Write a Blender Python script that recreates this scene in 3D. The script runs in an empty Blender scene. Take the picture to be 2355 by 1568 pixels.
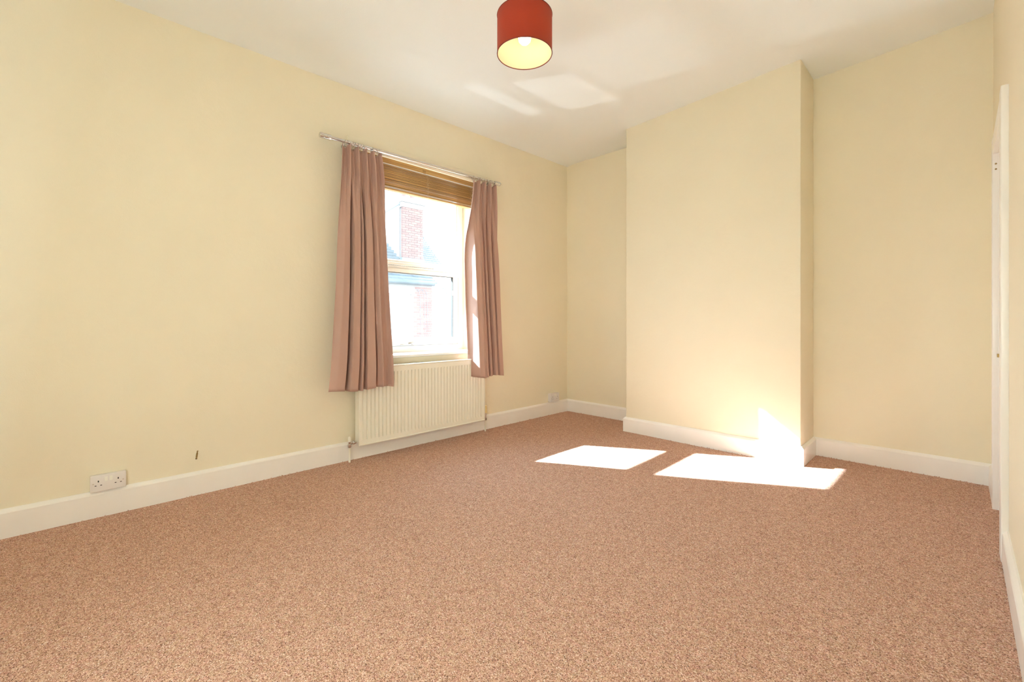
import bpy, bmesh, math, random
from mathutils import Vector, Matrix
random.seed(7)
C = bpy.context.scene.collection
sc = bpy.context.scene

# ------------------------------------------------------------------ camera
CAMZ = 1.05
cam_d = bpy.data.cameras.new('camera'); cam = bpy.data.objects.new('camera', cam_d); C.objects.link(cam)
cam_d.sensor_width = 36; cam_d.lens = 1026 / 2355 * 36
cam_d.shift_y = -44 / 2355; cam_d.clip_start = 0.02; cam_d.clip_end = 200
cam.location = (0, 0, CAMZ); cam.rotation_euler = (math.radians(90), 0, math.radians(45.125))
sc.camera = cam

# ------------------------------------------------------------------ light
SUN, SKY, GLINT, BULB, FILL = 54.0, 10.0, 0.60, 14.0, 80.0
sc.view_settings.view_transform = 'Standard'; sc.view_settings.look = 'None'
sc.view_settings.gamma = 1.0; sc.view_settings.use_curve_mapping = False
sc.view_settings.exposure = 0.11
sc.cycles.use_denoising = True
sc.cycles.max_bounces = 14; sc.cycles.diffuse_bounces = 10; sc.cycles.glossy_bounces = 4
sc.cycles.transparent_max_bounces = 16; sc.cycles.sample_clamp_indirect = 12
sc.cycles.caustics_reflective = False; sc.cycles.caustics_refractive = False

W = bpy.data.worlds.new('sky'); sc.world = W; W.use_nodes = True
wn, wl = W.node_tree.nodes, W.node_tree.links
wn.clear()
wo = wn.new('ShaderNodeOutputWorld'); wb = wn.new('ShaderNodeBackground')
wt = wn.new('ShaderNodeTexCoord'); ws = wn.new('ShaderNodeSeparateXYZ'); wr = wn.new('ShaderNodeValToRGB')
wl.new(wt.outputs['Generated'], ws.inputs[0]); 
wr.color_ramp.elements[0].position = 0.49; wr.color_ramp.elements[0].color = (0.20, 0.20, 0.19, 1)     # street below the horizon
wr.color_ramp.elements[1].position = 1.0; wr.color_ramp.elements[1].color = (0.52, 0.76, 1.0, 1)
we = wr.color_ramp.elements.new(0.51); we.color = (0.78, 0.93, 1.0, 1)
wm = wn.new('ShaderNodeMapRange'); wm.inputs['From Min'].default_value = -1.0; wl.new(ws.outputs['Z'], wm.inputs['Value'])
wl.new(wm.outputs[0], wr.inputs[0]); wl.new(wr.outputs[0], wb.inputs[0]); wb.inputs[1].default_value = SKY
wl.new(wb.outputs[0], wo.inputs[0])

def lamp(name, kind, loc, direction, energy, color, **kw):
    d = bpy.data.lights.new(name, kind); d.energy = energy; d.color = color
    for k, v in kw.items(): setattr(d, k, v)
    o = bpy.data.objects.new(name, d); C.objects.link(o); o.location = loc
    o.rotation_euler = Vector(direction).to_track_quat('-Z', 'Y').to_euler()
    return o
lamp('sun', 'SUN', (-10, -5, 8), (1.30, 0.735, -1.0), SUN, (0.80, 0.97, 1.05), angle=math.radians(0.6))
# upward sun lamps added, standing in for street and roof reflections on the ceiling
lamp('street_reflection', 'SUN', (-10, -3, -4), (0.83, 0.465, 1.0), GLINT, (0.85, 0.97, 1.0), angle=math.radians(0.35))
lamp('roof_reflection', 'SUN', (-10, -3, -4), (1.8, 0.68, 1.0), GLINT * 1.1, (0.85, 0.97, 1.0), angle=math.radians(3))
pl = lamp('sky_portal', 'AREA', (-3.70, 2.2175, 1.58), (1, 0, 0), 1.0, (1, 1, 1), shape='RECTANGLE', size=1.27, size_y=1.66)
pl.data.cycles.is_portal = True
pl.rotation_euler = (math.radians(90), 0, math.radians(-90))

# unseen fill light added behind the camera, bounced off the rear wall
lamp('added_fill', 'AREA', (-0.62, -0.22, 0.95), (-0.05, -1.0, 0.12), FILL, (0.725, 0.94, 1.10), shape='DISK', size=0.30)

# ------------------------------------------------------------------ materials
def mat(name, base, rough=0.6, metal=0.0, spec=0.5, noise=None, bump=None, emit=None, **kw):
    m = bpy.data.materials.new(name); m.use_nodes = True
    n, l = m.node_tree.nodes, m.node_tree.links
    p = n['Principled BSDF']
    p.inputs['Base Color'].default_value = (*base, 1); p.inputs['Roughness'].default_value = rough
    p.inputs['Metallic'].default_value = metal; p.inputs['Specular IOR Level'].default_value = spec
    for k, v in kw.items(): p.inputs[k.replace('_', ' ')].default_value = v
    tc = n.new('ShaderNodeTexCoord')
    if noise:                                   # (scale, amount) gentle colour variation
        t = n.new('ShaderNodeTexNoise'); t.inputs['Scale'].default_value = noise[0]; t.inputs['Detail'].default_value = 4
        l.new(tc.outputs['Object'], t.inputs['Vector'])
        r = n.new('ShaderNodeValToRGB'); a = noise[1]
        r.color_ramp.elements[0].position = 0.3; r.color_ramp.elements[1].position = 0.7
        r.color_ramp.elements[0].color = (*[c * (1 - a) for c in base], 1)
        r.color_ramp.elements[1].color = (*[min(1, c * (1 + a)) for c in base], 1)
        l.new(t.outputs['Fac'], r.inputs[0]); l.new(r.outputs[0], p.inputs['Base Color'])
    if bump:                                    # list of (scale, distance)
        prev = None
        for s, dist in bump:
            t = n.new('ShaderNodeTexNoise'); t.inputs['Scale'].default_value = s; t.inputs['Detail'].default_value = 3
            l.new(tc.outputs['Object'], t.inputs['Vector'])
            b = n.new('ShaderNodeBump'); b.inputs['Distance'].default_value = dist; b.inputs['Strength'].default_value = 1.0
            l.new(t.outputs['Fac'], b.inputs['Height'])
            if prev: l.new(prev.outputs[0], b.inputs['Normal'])
            prev = b
        l.new(prev.outputs[0], p.inputs['Normal'])
    return m

M = {}
M['wall'] = mat('cream_wall_paint', (0.835, 0.768, 0.615), 0.62, noise=(1.3, 0.015), bump=[(220, 0.0006), (26, 0.0012), (2.2, 0.010)])
M['ceiling'] = mat('ceiling_paint', (0.84, 0.87, 0.885), 0.7, noise=(0.9, 0.012), bump=[(150, 0.0005), (2.0, 0.003)])
M['trim'] = mat('white_gloss_paint', (0.90, 0.88, 0.865), 0.28, noise=(6, 0.015), bump=[(14, 0.0012), (90, 0.0002)])
M['upvc'] = mat('white_plastic', (0.86, 0.85, 0.80), 0.3)
M['radiator'] = mat('radiator_enamel', (0.84, 0.82, 0.73), 0.28)
M['socket'] = mat('socket_plastic', (0.80, 0.77, 0.77), 0.35)
M['black'] = mat('black_rubber', (0.012, 0.012, 0.012), 0.6)
M['chrome'] = mat('chrome', (0.70, 0.68, 0.66), 0.10, metal=1.0)
M['brushed'] = mat('brushed_nickel', (0.62, 0.57, 0.52), 0.32, metal=1.0)
M['brass'] = mat('aged_brass', (0.34, 0.22, 0.09), 0.4, metal=1.0)
M['yellowed'] = mat('yellowed_plastic', (0.80, 0.66, 0.34), 0.4)
M['outside_white'] = mat('white_render', (0.55, 0.55, 0.54), 0.9, bump=[(40, 0.003)])
M['mortar'] = mat('pale_mortar', (0.27, 0.25, 0.24), 0.95, bump=[(60, 0.002)])
M['slate'] = mat('grey_slate', (0.045, 0.058, 0.066), 0.6, noise=(2.5, 0.3))
M['lead'] = mat('lead_flashing', (0.13, 0.155, 0.18), 0.6)
M['lining_board'] = mat('floorboard', (0.3, 0.2, 0.12), 0.8, noise=(4, 0.1))
M['blind_string'] = mat('blind_string', (0.75, 0.62, 0.40), 0.7)
M['sill_metal'] = mat('white_enamelled_strip', (0.88, 0.86, 0.80), 0.2)

def wood_mat():
    m = bpy.data.materials.new('bamboo_coloured_wood'); m.use_nodes = True
    n, l = m.node_tree.nodes, m.node_tree.links; p = n['Principled BSDF']
    tc = n.new('ShaderNodeTexCoord'); mp = n.new('ShaderNodeMapping'); mp.inputs['Scale'].default_value = (40, 0.8, 40)
    t = n.new('ShaderNodeTexNoise'); t.inputs['Scale'].default_value = 3; t.inputs['Detail'].default_value = 5
    r = n.new('ShaderNodeValToRGB')
    r.color_ramp.elements[0].position = 0.3; r.color_ramp.elements[0].color = (0.38, 0.21, 0.068, 1)
    r.color_ramp.elements[1].position = 0.7; r.color_ramp.elements[1].color = (0.70, 0.45, 0.18, 1)
    oi = n.new('ShaderNodeObjectInfo'); hs = n.new('ShaderNodeHueSaturation')
    mr = n.new('ShaderNodeMapRange'); mr.inputs['To Min'].default_value = 0.75; mr.inputs['To Max'].default_value = 1.2
    l.new(tc.outputs['Object'], mp.inputs[0]); l.new(mp.outputs[0], t.inputs['Vector']); l.new(t.outputs['Fac'], r.inputs[0])
    l.new(oi.outputs['Random'], mr.inputs['Value']); l.new(mr.outputs[0], hs.inputs['Value'])
    l.new(r.outputs[0], hs.inputs['Color']); l.new(hs.outputs[0], p.inputs['Base Color']); p.inputs['Roughness'].default_value = 0.38
    return m
M['bamboo'] = wood_mat()

def brick_mat():
    m = bpy.data.materials.new('red_brick'); m.use_nodes = True
    n, l = m.node_tree.nodes, m.node_tree.links; p = n['Principled BSDF']
    oi = n.new('ShaderNodeObjectInfo'); r = n.new('ShaderNodeValToRGB')
    r.color_ramp.elements[0].color = (0.16, 0.066, 0.050, 1); r.color_ramp.elements[1].color = (0.22, 0.10, 0.072, 1)
    e = r.color_ramp.elements.new(0.5); e.color = (0.19, 0.085, 0.066, 1)
    l.new(oi.outputs['Random'], r.inputs[0]); l.new(r.outputs[0], p.inputs['Base Color']); p.inputs['Roughness'].default_value = 0.95
    return m
M['brick'] = brick_mat()

def carpet_mat():
    m = bpy.data.materials.new('speckled_loop_carpet'); m.use_nodes = True
    n, l = m.node_tree.nodes, m.node_tree.links; p = n['Principled BSDF']
    tc = n.new('ShaderNodeTexCoord')
    def noise(scale, det, rough=0.6):
        t = n.new('ShaderNodeTexNoise'); t.inputs['Scale'].default_value = scale; t.inputs['Detail'].default_value = det
        t.inputs['Roughness'].default_value = rough; l.new(tc.outputs['Object'], t.inputs['Vector']); return t
    v = n.new('ShaderNodeTexVoronoi'); v.inputs['Scale'].default_value = 370; v.inputs['Randomness'].default_value = 1
    l.new(tc.outputs['Object'], v.inputs['Vector'])
    sep = n.new('ShaderNodeSeparateColor'); l.new(v.outputs['Color'], sep.inputs[0])
    r = n.new('ShaderNodeValToRGB'); cr = r.color_ramp
    cr.elements[0].position = 0.0; cr.elements[0].color = (0.14, 0.068, 0.050, 1)
    cr.elements[1].position = 1.0; cr.elements[1].color = (0.86, 0.74, 0.68, 1)
    for pos, col in ((0.12, (0.34, 0.175, 0.120)), (0.36, (0.54, 0.305, 0.220)), (0.76, (0.67, 0.415, 0.315)), (0.93, (0.80, 0.58, 0.48))):
        e = cr.elements.new(pos); e.color = (*col, 1)
    l.new(sep.outputs[0], r.inputs[0])
    # medium blotches where yarn colours cluster
    nb = noise(30, 4); rb = n.new('ShaderNodeMapRange')
    rb.inputs['From Min'].default_value = 0.3; rb.inputs['From Max'].default_value = 0.7
    rb.inputs['To Min'].default_value = 0.90; rb.inputs['To Max'].default_value = 1.10
    l.new(nb.outputs['Fac'], rb.inputs['Value'])
    hs = n.new('ShaderNodeHueSaturation'); l.new(r.outputs[0], hs.inputs['Color']); l.new(rb.outputs[0], hs.inputs['Value'])
    nh = noise(55, 2); rh = n.new('ShaderNodeMapRange')
    rh.inputs['From Min'].default_value = 0.3; rh.inputs['From Max'].default_value = 0.7
    rh.inputs['To Min'].default_value = 0.487; rh.inputs['To Max'].default_value = 0.513
    l.new(nh.outputs['Fac'], rh.inputs['Value']); l.new(rh.outputs[0], hs.inputs['Hue'])
    l.new(hs.outputs[0], p.inputs['Base Color'])
    p.inputs['Roughness'].default_value = 0.95; p.inputs['Specular IOR Level'].default_value = 0.1
    b = n.new('ShaderNodeBump'); b.inputs['Distance'].default_value = 0.003; b.inputs['Strength'].default_value = 0.8
    inv = n.new('ShaderNodeMath'); inv.operation = 'MULTIPLY'; inv.inputs[1].default_value = -1.0
    vd = n.new('ShaderNodeTexVoronoi'); vd.inputs['Scale'].default_value = 370; l.new(tc.outputs['Object'], vd.inputs['Vector'])
    l.new(vd.outputs['Distance'], inv.inputs[0]); l.new(inv.outputs[0], b.inputs['Height'])
    l.new(b.outputs[0], p.inputs['Normal'])
    return m
M['carpet'] = carpet_mat()

def cloth_mat(name, col, trans, w, rough=0.8, sheen=0.3, weave=900):
    m = bpy.data.materials.new(name); m.use_nodes = True
    n, l = m.node_tree.nodes, m.node_tree.links; p = n['Principled BSDF']; out = n['Material Output']
    p.inputs['Base Color'].default_value = (*col, 1); p.inputs['Roughness'].default_value = rough
    p.inputs['Sheen Weight'].default_value = sheen
    tc = n.new('ShaderNodeTexCoord'); t = n.new('ShaderNodeTexNoise'); t.inputs['Scale'].default_value = weave
    b = n.new('ShaderNodeBump'); b.inputs['Distance'].default_value = 0.0004
    l.new(tc.outputs['Object'], t.inputs['Vector']); l.new(t.outputs['Fac'], b.inputs['Height']); l.new(b.outputs[0], p.inputs['Normal'])
    tr = n.new('ShaderNodeBsdfTranslucent'); tr.inputs[0].default_value = (*trans, 1)
    mx = n.new('ShaderNodeMixShader'); mx.inputs[0].default_value = w
    l.new(p.outputs[0], mx.inputs[1]); l.new(tr.outputs[0], mx.inputs[2]); l.new(mx.outputs[0], out.inputs['Surface'])
    return m
M['curtain'] = cloth_mat('mauve_satin_cloth', (0.49, 0.298, 0.242), (0.5, 0.28, 0.2), 0.10, rough=0.55, sheen=0.25)
M['shade_outer'] = cloth_mat('red_shade_fabric', (0.15, 0.014, 0.006), (0.95, 0.13, 0.02), 0.28, sheen=0.1)
M['shade_inner'] = cloth_mat('cream_shade_lining', (0.88, 0.84, 0.66), (0.95, 0.85, 0.6), 0.30, sheen=0.0)

def glass_mat():
    m = bpy.data.materials.new('veiled_window_glass'); m.use_nodes = True
    n, l = m.node_tree.nodes, m.node_tree.links; out = n['Material Output']; n.remove(n['Principled BSDF'])
    tr = n.new('ShaderNodeBsdfTransparent'); gl = n.new('ShaderNodeBsdfGlossy'); gl.inputs['Roughness'].default_value = 0.02
    lw = n.new('ShaderNodeLayerWeight'); lw.inputs[0].default_value = 0.5
    pw = n.new('ShaderNodeMath'); pw.operation = 'POWER'; pw.inputs[1].default_value = 5.0; l.new(lw.outputs['Facing'], pw.inputs[0])
    fr = n.new('ShaderNodeMath'); fr.operation = 'MULTIPLY_ADD'; fr.inputs[1].default_value = 0.7; fr.inputs[2].default_value = 0.010; l.new(pw.outputs[0], fr.inputs[0])
    m1 = n.new('ShaderNodeMixShader'); l.new(fr.outputs[0], m1.inputs[0]); l.new(tr.outputs[0], m1.inputs[1]); l.new(gl.outputs[0], m1.inputs[2])
    veil = n.new('ShaderNodeBsdfTranslucent'); veil.inputs[0].default_value = (0.95, 0.97, 1.0, 1)
    m2 = n.new('ShaderNodeMixShader'); m2.inputs[0].default_value = 0.010  # translucent share puts a glare haze over the outdoors into the glass
    l.new(m1.outputs[0], m2.inputs[1]); l.new(veil.outputs[0], m2.inputs[2]); l.new(m2.outputs[0], out.inputs['Surface'])
    return m
M['glass'] = glass_mat()
M['far_glass'] = mat('far_window_glass', (0.45, 0.50, 0.52), 0.1)

def emit_mat(name, col, s):
    m = bpy.data.materials.new(name); m.use_nodes = True
    p = m.node_tree.nodes['Principled BSDF']; p.inputs['Base Color'].default_value = (1, 1, 1, 1)
    p.inputs['Emission Color'].default_value = (*col, 1); p.inputs['Emission Strength'].default_value = s
    return m
M['bulb'] = emit_mat('lit_bulb_glass', (1.0, 0.80, 0.48), BULB)

# ------------------------------------------------------------------ mesh helpers
class MB:
    def __init__(s): s.bm = bmesh.new()
    def box(s, a, b, bevel=0.0, seg=2):
        x0, y0, z0 = [min(p, q) for p, q in zip(a, b)]; x1, y1, z1 = [max(p, q) for p, q in zip(a, b)]
        v = [s.bm.verts.new(p) for p in ((x0,y0,z0),(x1,y0,z0),(x1,y1,z0),(x0,y1,z0),(x0,y0,z1),(x1,y0,z1),(x1,y1,z1),(x0,y1,z1))]
        fs = [s.bm.faces.new([v[i] for i in q]) for q in ((0,3,2,1),(4,5,6,7),(0,1,5,4),(1,2,6,5),(2,3,7,6),(3,0,4,7))]
        if bevel:
            ed = list({e for f in fs for e in f.edges})
            bmesh.ops.bevel(s.bm, geom=ed, offset=bevel, segments=seg, profile=0.5, affect='EDGES')
        return s
    def prism(s, prof, axis, t0, t1, sh0=None, sh1=None):
        # prof: list of 2D points; axis: function (u, v, t) -> xyz; sh0/sh1: shift of t per profile point
        n = len(prof)
        a = [s.bm.verts.new(axis(u, v, t0 + (sh0(u, v) if sh0 else 0))) for u, v in prof]
        b = [s.bm.verts.new(axis(u, v, t1 + (sh1(u, v) if sh1 else 0))) for u, v in prof]
        for i in range(n):
            j = (i + 1) % n; s.bm.faces.new((a[i], a[j], b[j], b[i]))
        s.bm.faces.new(a[::-1]); s.bm.faces.new(b)
        return s
    def lathe(s, prof, origin, direction, seg=24, cap=True):
        # prof: (radius, distance along axis)
        d = Vector(direction).normalized(); q = d.to_track_quat('Z', 'Y'); o = Vector(origin)
        rings = []
        for r, h in prof:
            if r < 1e-6: rings.append([s.bm.verts.new(o + d * h)]); continue
            rings.append([s.bm.verts.new(o + q @ Vector((r * math.cos(2*math.pi*k/seg), r * math.sin(2*math.pi*k/seg), h))) for k in range(seg)])
        for A, B in zip(rings, rings[1:]):
            for k in range(seg):
                k2 = (k + 1) % seg
                if len(A) == 1 and len(B) == 1: continue
                if len(A) == 1: s.bm.faces.new((A[0], B[k], B[k2]))
                elif len(B) == 1: s.bm.faces.new((A[k], A[k2], B[0]))
                else: s.bm.faces.new((A[k], A[k2], B[k2], B[k]))
        if cap:
            if len(rings[0]) > 1: s.bm.faces.new(rings[0][::-1])
            if len(rings[-1]) > 1: s.bm.faces.new(rings[-1])
        return s
    def cyl(s, p0, p1, r, seg=20):
        L = (Vector(p1) - Vector(p0)).length
        return s.lathe([(r, 0), (r, L)], p0, Vector(p1) - Vector(p0), seg)
    def torus(s, c, axis, R, r, seg=24, sub=8):
        q = Vector(axis).normalized().to_track_quat('Z', 'Y'); c = Vector(c); g = []
        for i in range(seg):
            a = 2*math.pi*i/seg; g.append([s.bm.verts.new(c + q @ Vector(((R + r*math.cos(b))*math.cos(a), (R + r*math.cos(b))*math.sin(a), r*math.sin(b)))) for b in [2*math.pi*j/sub for j in range(sub)]])
        for i in range(seg):
            for j in range(sub):
                s.bm.faces.new((g[i][j], g[(i+1)%seg][j], g[(i+1)%seg][(j+1)%sub], g[i][(j+1)%sub]))
        return s
    def tube(s, pts, r, seg=10):
        pts = [Vector(p) for p in pts]; rings = []
        for i, p in enumerate(pts):
            d = (pts[min(i+1, len(pts)-1)] - pts[max(i-1, 0)]).normalized(); q = d.to_track_quat('Z', 'Y')
            rings.append([s.bm.verts.new(p + q @ Vector((r*math.cos(2*math.pi*k/seg), r*math.sin(2*math.pi*k/seg), 0))) for k in range(seg)])
        for A, B in zip(rings, rings[1:]):
            for k in range(seg): s.bm.faces.new((A[k], A[(k+1)%seg], B[(k+1)%seg], B[k]))
        s.bm.faces.new(rings[0][::-1]); s.bm.faces.new(rings[-1])
        return s
    def build(s, name, m, parent=None, smooth=False, angle=35):
        bmesh.ops.recalc_face_normals(s.bm, faces=s.bm.faces)
        me = bpy.data.meshes.new(name); s.bm.to_mesh(me); s.bm.free(); me.materials.append(m)
        if smooth:
            for p in me.polygons: p.use_smooth = True
            me.set_sharp_from_angle(angle=math.radians(angle))
        o = bpy.data.objects.new(name, me); C.objects.link(o)
        if parent is not None:
            o.parent = parent; o.matrix_parent_inverse = parent_world(parent).inverted()
        return o
def parent_world(o):
    m = Matrix.LocRotScale(o.location, o.rotation_euler, o.scale)
    if o.parent is not None: m = parent_world(o.parent) @ o.matrix_parent_inverse @ m
    return m
def structure(o, label=None):
    o['kind'] = 'structure'
    if label: o['label'] = label
    return o
def tag(o, label, cat, group=None, kind=None):
    o['label'] = label; o['category'] = cat
    if group: o['group'] = group
    if kind: o['kind'] = kind
    return o
def empty(name, loc):
    o = bpy.data.objects.new(name, None); C.objects.link(o); o.location = loc; o.empty_display_size = 0.1
    return o
def copy_mesh(src, name, loc, parent, rot=None):
    o = bpy.data.objects.new(name, src.data); C.objects.link(o); o.parent = parent
    o.matrix_parent_inverse = parent_world(parent).inverted(); o.location = loc
    if rot: o.rotation_euler = rot
    return o

# ------------------------------------------------------------------ room dimensions
XL, XR, YB, YR = -3.29, 0.150, 4.20, -0.75       # left (window) wall, right wall, back wall, rear wall
CX0, CX1, CY = -2.263, -0.822, 3.80               # chimney breast
WY0, WY1, WZ0, WZ1 = 1.585, 2.85, 0.755, 2.405    # window opening
DY0, DY1, DZ = 2.995, 3.690, 2.0                  # door opening in the right wall
T = 0.44
def zc(x, y):
    d = max(0.0, x + 2.4)
    z = 2.82 + 0.0155 * y + 0.030 * d + 0.008 * d * d
    z += 0.018 * (1 - math.exp(-max(0, x - XL) / 0.09))       # the plaster rounds down to the left wall
    return z

b = MB(); b.box((XL - T, YR - 0.2, -0.25), (XR + 0.2, YB + 0.2, -0.012)); structure(b.build('floor', M['lining_board']))
# window wall
b = MB()
b.box((XL - T, YR - 0.2, -0.25), (XL, WY0, 3.15)); b.box((XL - T, WY1, -0.25), (XL, YB + 0.2, 3.15))
b.box((XL - T, WY0, -0.25), (XL, WY1, WZ0)); b.box((XL - T, WY0, WZ1), (XL, WY1, 3.15))
structure(b.build('wall_left', M['wall']), 'cream painted wall with the window')
b = MB(); b.box((XL, YB, -0.25), (XR + 0.2, YB + 0.2, 3.15)); structure(b.build('wall_back', M['wall']))
b = MB(); b.box((CX0, CY, -0.02), (CX1, YB, 3.15), 0.006, 3)
structure(b.build('wall_chimney_breast', M['wall'], smooth=True), 'chimney breast standing out from the back wall')
b = MB(); b.box((XR, YR - 0.2, -0.25), (XR + 0.2, DY0, 3.15)); b.box((XR, DY1, -0.25), (XR + 0.2, YB, 3.15)); b.box((XR, DY0, DZ), (XR + 0.2, DY1, 3.15))
structure(b.build('wall_right', M['wall']))
b = MB(); b.box((XL, YR - 0.2, -0.25), (XR, YR, 3.15)); structure(b.build('wall_rear', M['wall']))
# ceiling: old, slightly uneven plaster
bm = bmesh.new(); nx, ny = 60, 48; g = []
for i in range(nx + 1):
    u = i / nx; x = XL - 0.02 + (XR + 0.04 - XL) * (u ** 1.6)
    row = []
    for j in range(ny + 1):
        y = YR - 0.02 + (YB + 0.04 - YR) * j / ny
        w = 0.004 * math.sin(x * 2.3 + y * 1.1) + 0.003 * math.sin(x * 0.9 - y * 2.9 + 1)
        k = min(1, (x - XL) / 0.4) if x > XL else 0
        row.append((bm.verts.new((x, y, zc(x, y) + w * k)), bm.verts.new((x, y, 3.2))))
    g.append(row)
for i in range(nx):
    for j in range(ny):
        bm.faces.new((g[i][j][0], g[i][j+1][0], g[i+1][j+1][0], g[i+1][j][0]))
        bm.faces.new((g[i][j][1], g[i+1][j][1], g[i+1][j+1][1], g[i][j+1][1]))
b = MB(); b.bm.free(); b.bm = bm
structure(b.build('ceiling', M['ceiling'], smooth=True), 'slightly uneven off-white plaster ceiling')

# baseboards (profile: t = distance from wall, z)
BT = 0.0215
PROF = [(0.0, -0.01), (BT, -0.01), (BT, 0.121), (BT - 0.003, 0.127), (0.006, 0.139), (0.0, 0.139)]
def baseboard(name, p0, p1, nrm, m0=0, m1=0, label=None):
    p0, p1 = Vector(p0), Vector(p1); d = (p1 - p0).normalized(); L = (p1 - p0).length; n = Vector(nrm)
    bb = MB(); bb.prism(PROF, lambda u, v, t: (*(p0 + n * u + d * t), v), 0, L, lambda u, v: -m0 * u, lambda u, v: m1 * u)
    return structure(bb.build(name, M['trim']), label)
baseboard('baseboard_left', (XL, YR), (XL, YB), (1, 0))
baseboard('baseboard_back_left', (XL, YB), (CX0, YB), (0, -1))
baseboard('baseboard_chimney_left', (CX0, YB), (CX0, CY), (-1, 0), 0, 1)
baseboard('baseboard_chimney_front', (CX0, CY), (CX1, CY), (0, -1), 1, 1)
baseboard('baseboard_chimney_right', (CX1, CY), (CX1, YB), (1, 0), 1, 0)
baseboard('baseboard_back_right', (CX1, YB), (XR, YB), (0, -1))
baseboard('baseboard_right', (XR, DY0 - 0.10), (XR, YR), (-1, 0))
baseboard('baseboard_right_far', (XR, YB), (XR, DY1 + 0.075), (-1, 0))
baseboard('baseboard_rear', (XR, YR), (XL, YR), (0, 1))

# ------------------------------------------------------------------ window_1
FX = -3.57                                             # inner face of the frame
win = structure(empty('window_1', (FX, (WY0 + WY1) / 2, WZ0)), 'white plastic casement window with a fixed pane above')
ZS = 0.775                                             # top of the sill board
b = MB()
b.box((FX - 0.07, WY0, ZS - 0.02), (FX, WY0 + 0.068, WZ1), 0.004); b.box((FX - 0.07, WY1 - 0.068, ZS - 0.02), (FX, WY1, WZ1), 0.004)
b.box((FX - 0.069, WY0 + 0.066, WZ1 - 0.07), (FX - 0.0008, WY1 - 0.066, WZ1), 0.003)
b.box((FX - 0.069, WY0 + 0.066, ZS - 0.02), (FX - 0.0008, WY1 - 0.066, 0.832), 0.003)
b.build('frame', M['upvc'], win, smooth=True)
b = MB(); b.box((FX - 0.07, WY0 + 0.06, 1.535), (FX + 0.004, WY1 - 0.06, 1.605), 0.006, 3); b.build('transom', M['upvc'], win, smooth=True)
# opening lower sash
SY0, SY1, SZ0, SZ1 = WY0 + 0.066, WY1 - 0.066, 0.834, 1.533
GY0, GY1, GZ0, GZ1 = SY0 + 0.068, SY1 - 0.068, 0.900, 1.492
sash = MB()
for a, c, q in (((SY0, SZ0), (SY1, GZ0), 0), ((SY0, GZ1), (SY1, SZ1), 0), ((SY0 + .001, GZ0 - .004), (GY0, GZ1 + .004), .001), ((GY1, GZ0 - .004), (SY1 - .001, GZ1 + .004), .001)):
    sash.box((FX - 0.062 + q, a[0], a[1]), (FX + 0.008 - q, c[0], c[1]), 0.003)
sash = sash.build('sash', M['upvc'], win, smooth=True)
b = MB(); b.box((FX - 0.04, GY0 - 0.005, GZ0 - 0.005), (FX - 0.034, GY1 + 0.005, GZ1 + 0.005)); b.build('pane', M['glass'], sash)
b = MB()                                               # dark gasket round the lower pane
e = 0.0024
b.box((FX - 0.02, GY0, GZ1 - e), (FX + 0.0088, GY1, GZ1 + 0.001)); b.box((FX - 0.02, GY1 - e, GZ0), (FX + 0.0088, GY1 + 0.001, GZ1))
b.build('gasket', M['black'], sash)
b = MB()                                               # rubber seal line at the outer rim of the sash
b.box((FX + 0.0005, SY1 - 0.0005, SZ0), (FX + 0.005, SY1 + 0.003, SZ1)); b.box((FX + 0.0005, SY0, SZ0 - 0.003), (FX + 0.004, SY1, SZ0))
b.build('rubber_seal', M['lead'], sash)
b = MB(); b.box((FX + 0.008, GY1 - 0.012, 1.31), (FX + 0.014, GY1 - 0.002, 1.36), 0.001); b.build('restrictor', M['brushed'], sash)
# handle: chrome cockspur on the bottom rail
b = MB()
b.box((FX + 0.008, 2.205, 0.838), (FX + 0.018, 2.265, 0.862), 0.004, 3)
b.cyl((FX + 0.018, 2.235, 0.850), (FX + 0.034, 2.235, 0.850), 0.009, 14)
b.tube([(FX + 0.034, 2.225, 0.848), (FX + 0.036, 2.25, 0.855), (FX + 0.042, 2.28, 0.874), (FX + 0.044, 2.31, 0.884), (FX + 0.044, 2.36, 0.884), (FX + 0.044, 2.405, 0.883)], 0.0055)
b.build('window_handle', M['chrome'], sash, smooth=True, angle=50)
b = MB(); b.box((FX + 0.004, 2.12, 0.836), (FX + 0.016, 2.185, 0.848), 0.005, 3); b.build('striker_plate', M['chrome'], sash, smooth=True)
# fixed upper pane
b = MB(); b.box((FX - 0.04, WY0 + 0.06, 1.60), (FX - 0.034, WY1 - 0.06, WZ1 - 0.065)); b.build('pane', M['glass'], win)
# bead round the fixed pane
b = MB()
for yy in (WY0 + 0.068, WY1 - 0.080): b.box((FX - 0.034, yy, 1.605), (FX - 0.012, yy + 0.012, WZ1 - 0.07), 0.003)
b.box((FX - 0.034, WY0 + 0.068, 1.603), (FX - 0.012, WY1 - 0.068, 1.614), 0.003)
b.build('glazing_bead', M['upvc'], win, smooth=True)
# trickle vent on the transom
b = MB(); b.box((FX + 0.004, 1.93, 1.556), (FX + 0.022, 2.53, 1.584), 0.006, 3)
vent = b.build('trickle_vent', M['upvc'], win, smooth=True)
b = MB()
for k in range(22): b.box((FX + 0.012, 2.0 + k * 0.022, 1.5545), (FX + 0.02, 2.015 + k * 0.022, 1.5562))
b.cyl((FX + 0.0215, 1.968, 1.57), (FX + 0.0228, 1.968, 1.57), 0.0035, 10); b.cyl((FX + 0.0215, 2.50, 1.57), (FX + 0.0228, 2.50, 1.57), 0.0025, 10)
b.build('vent_slot', M['black'], vent)
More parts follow.
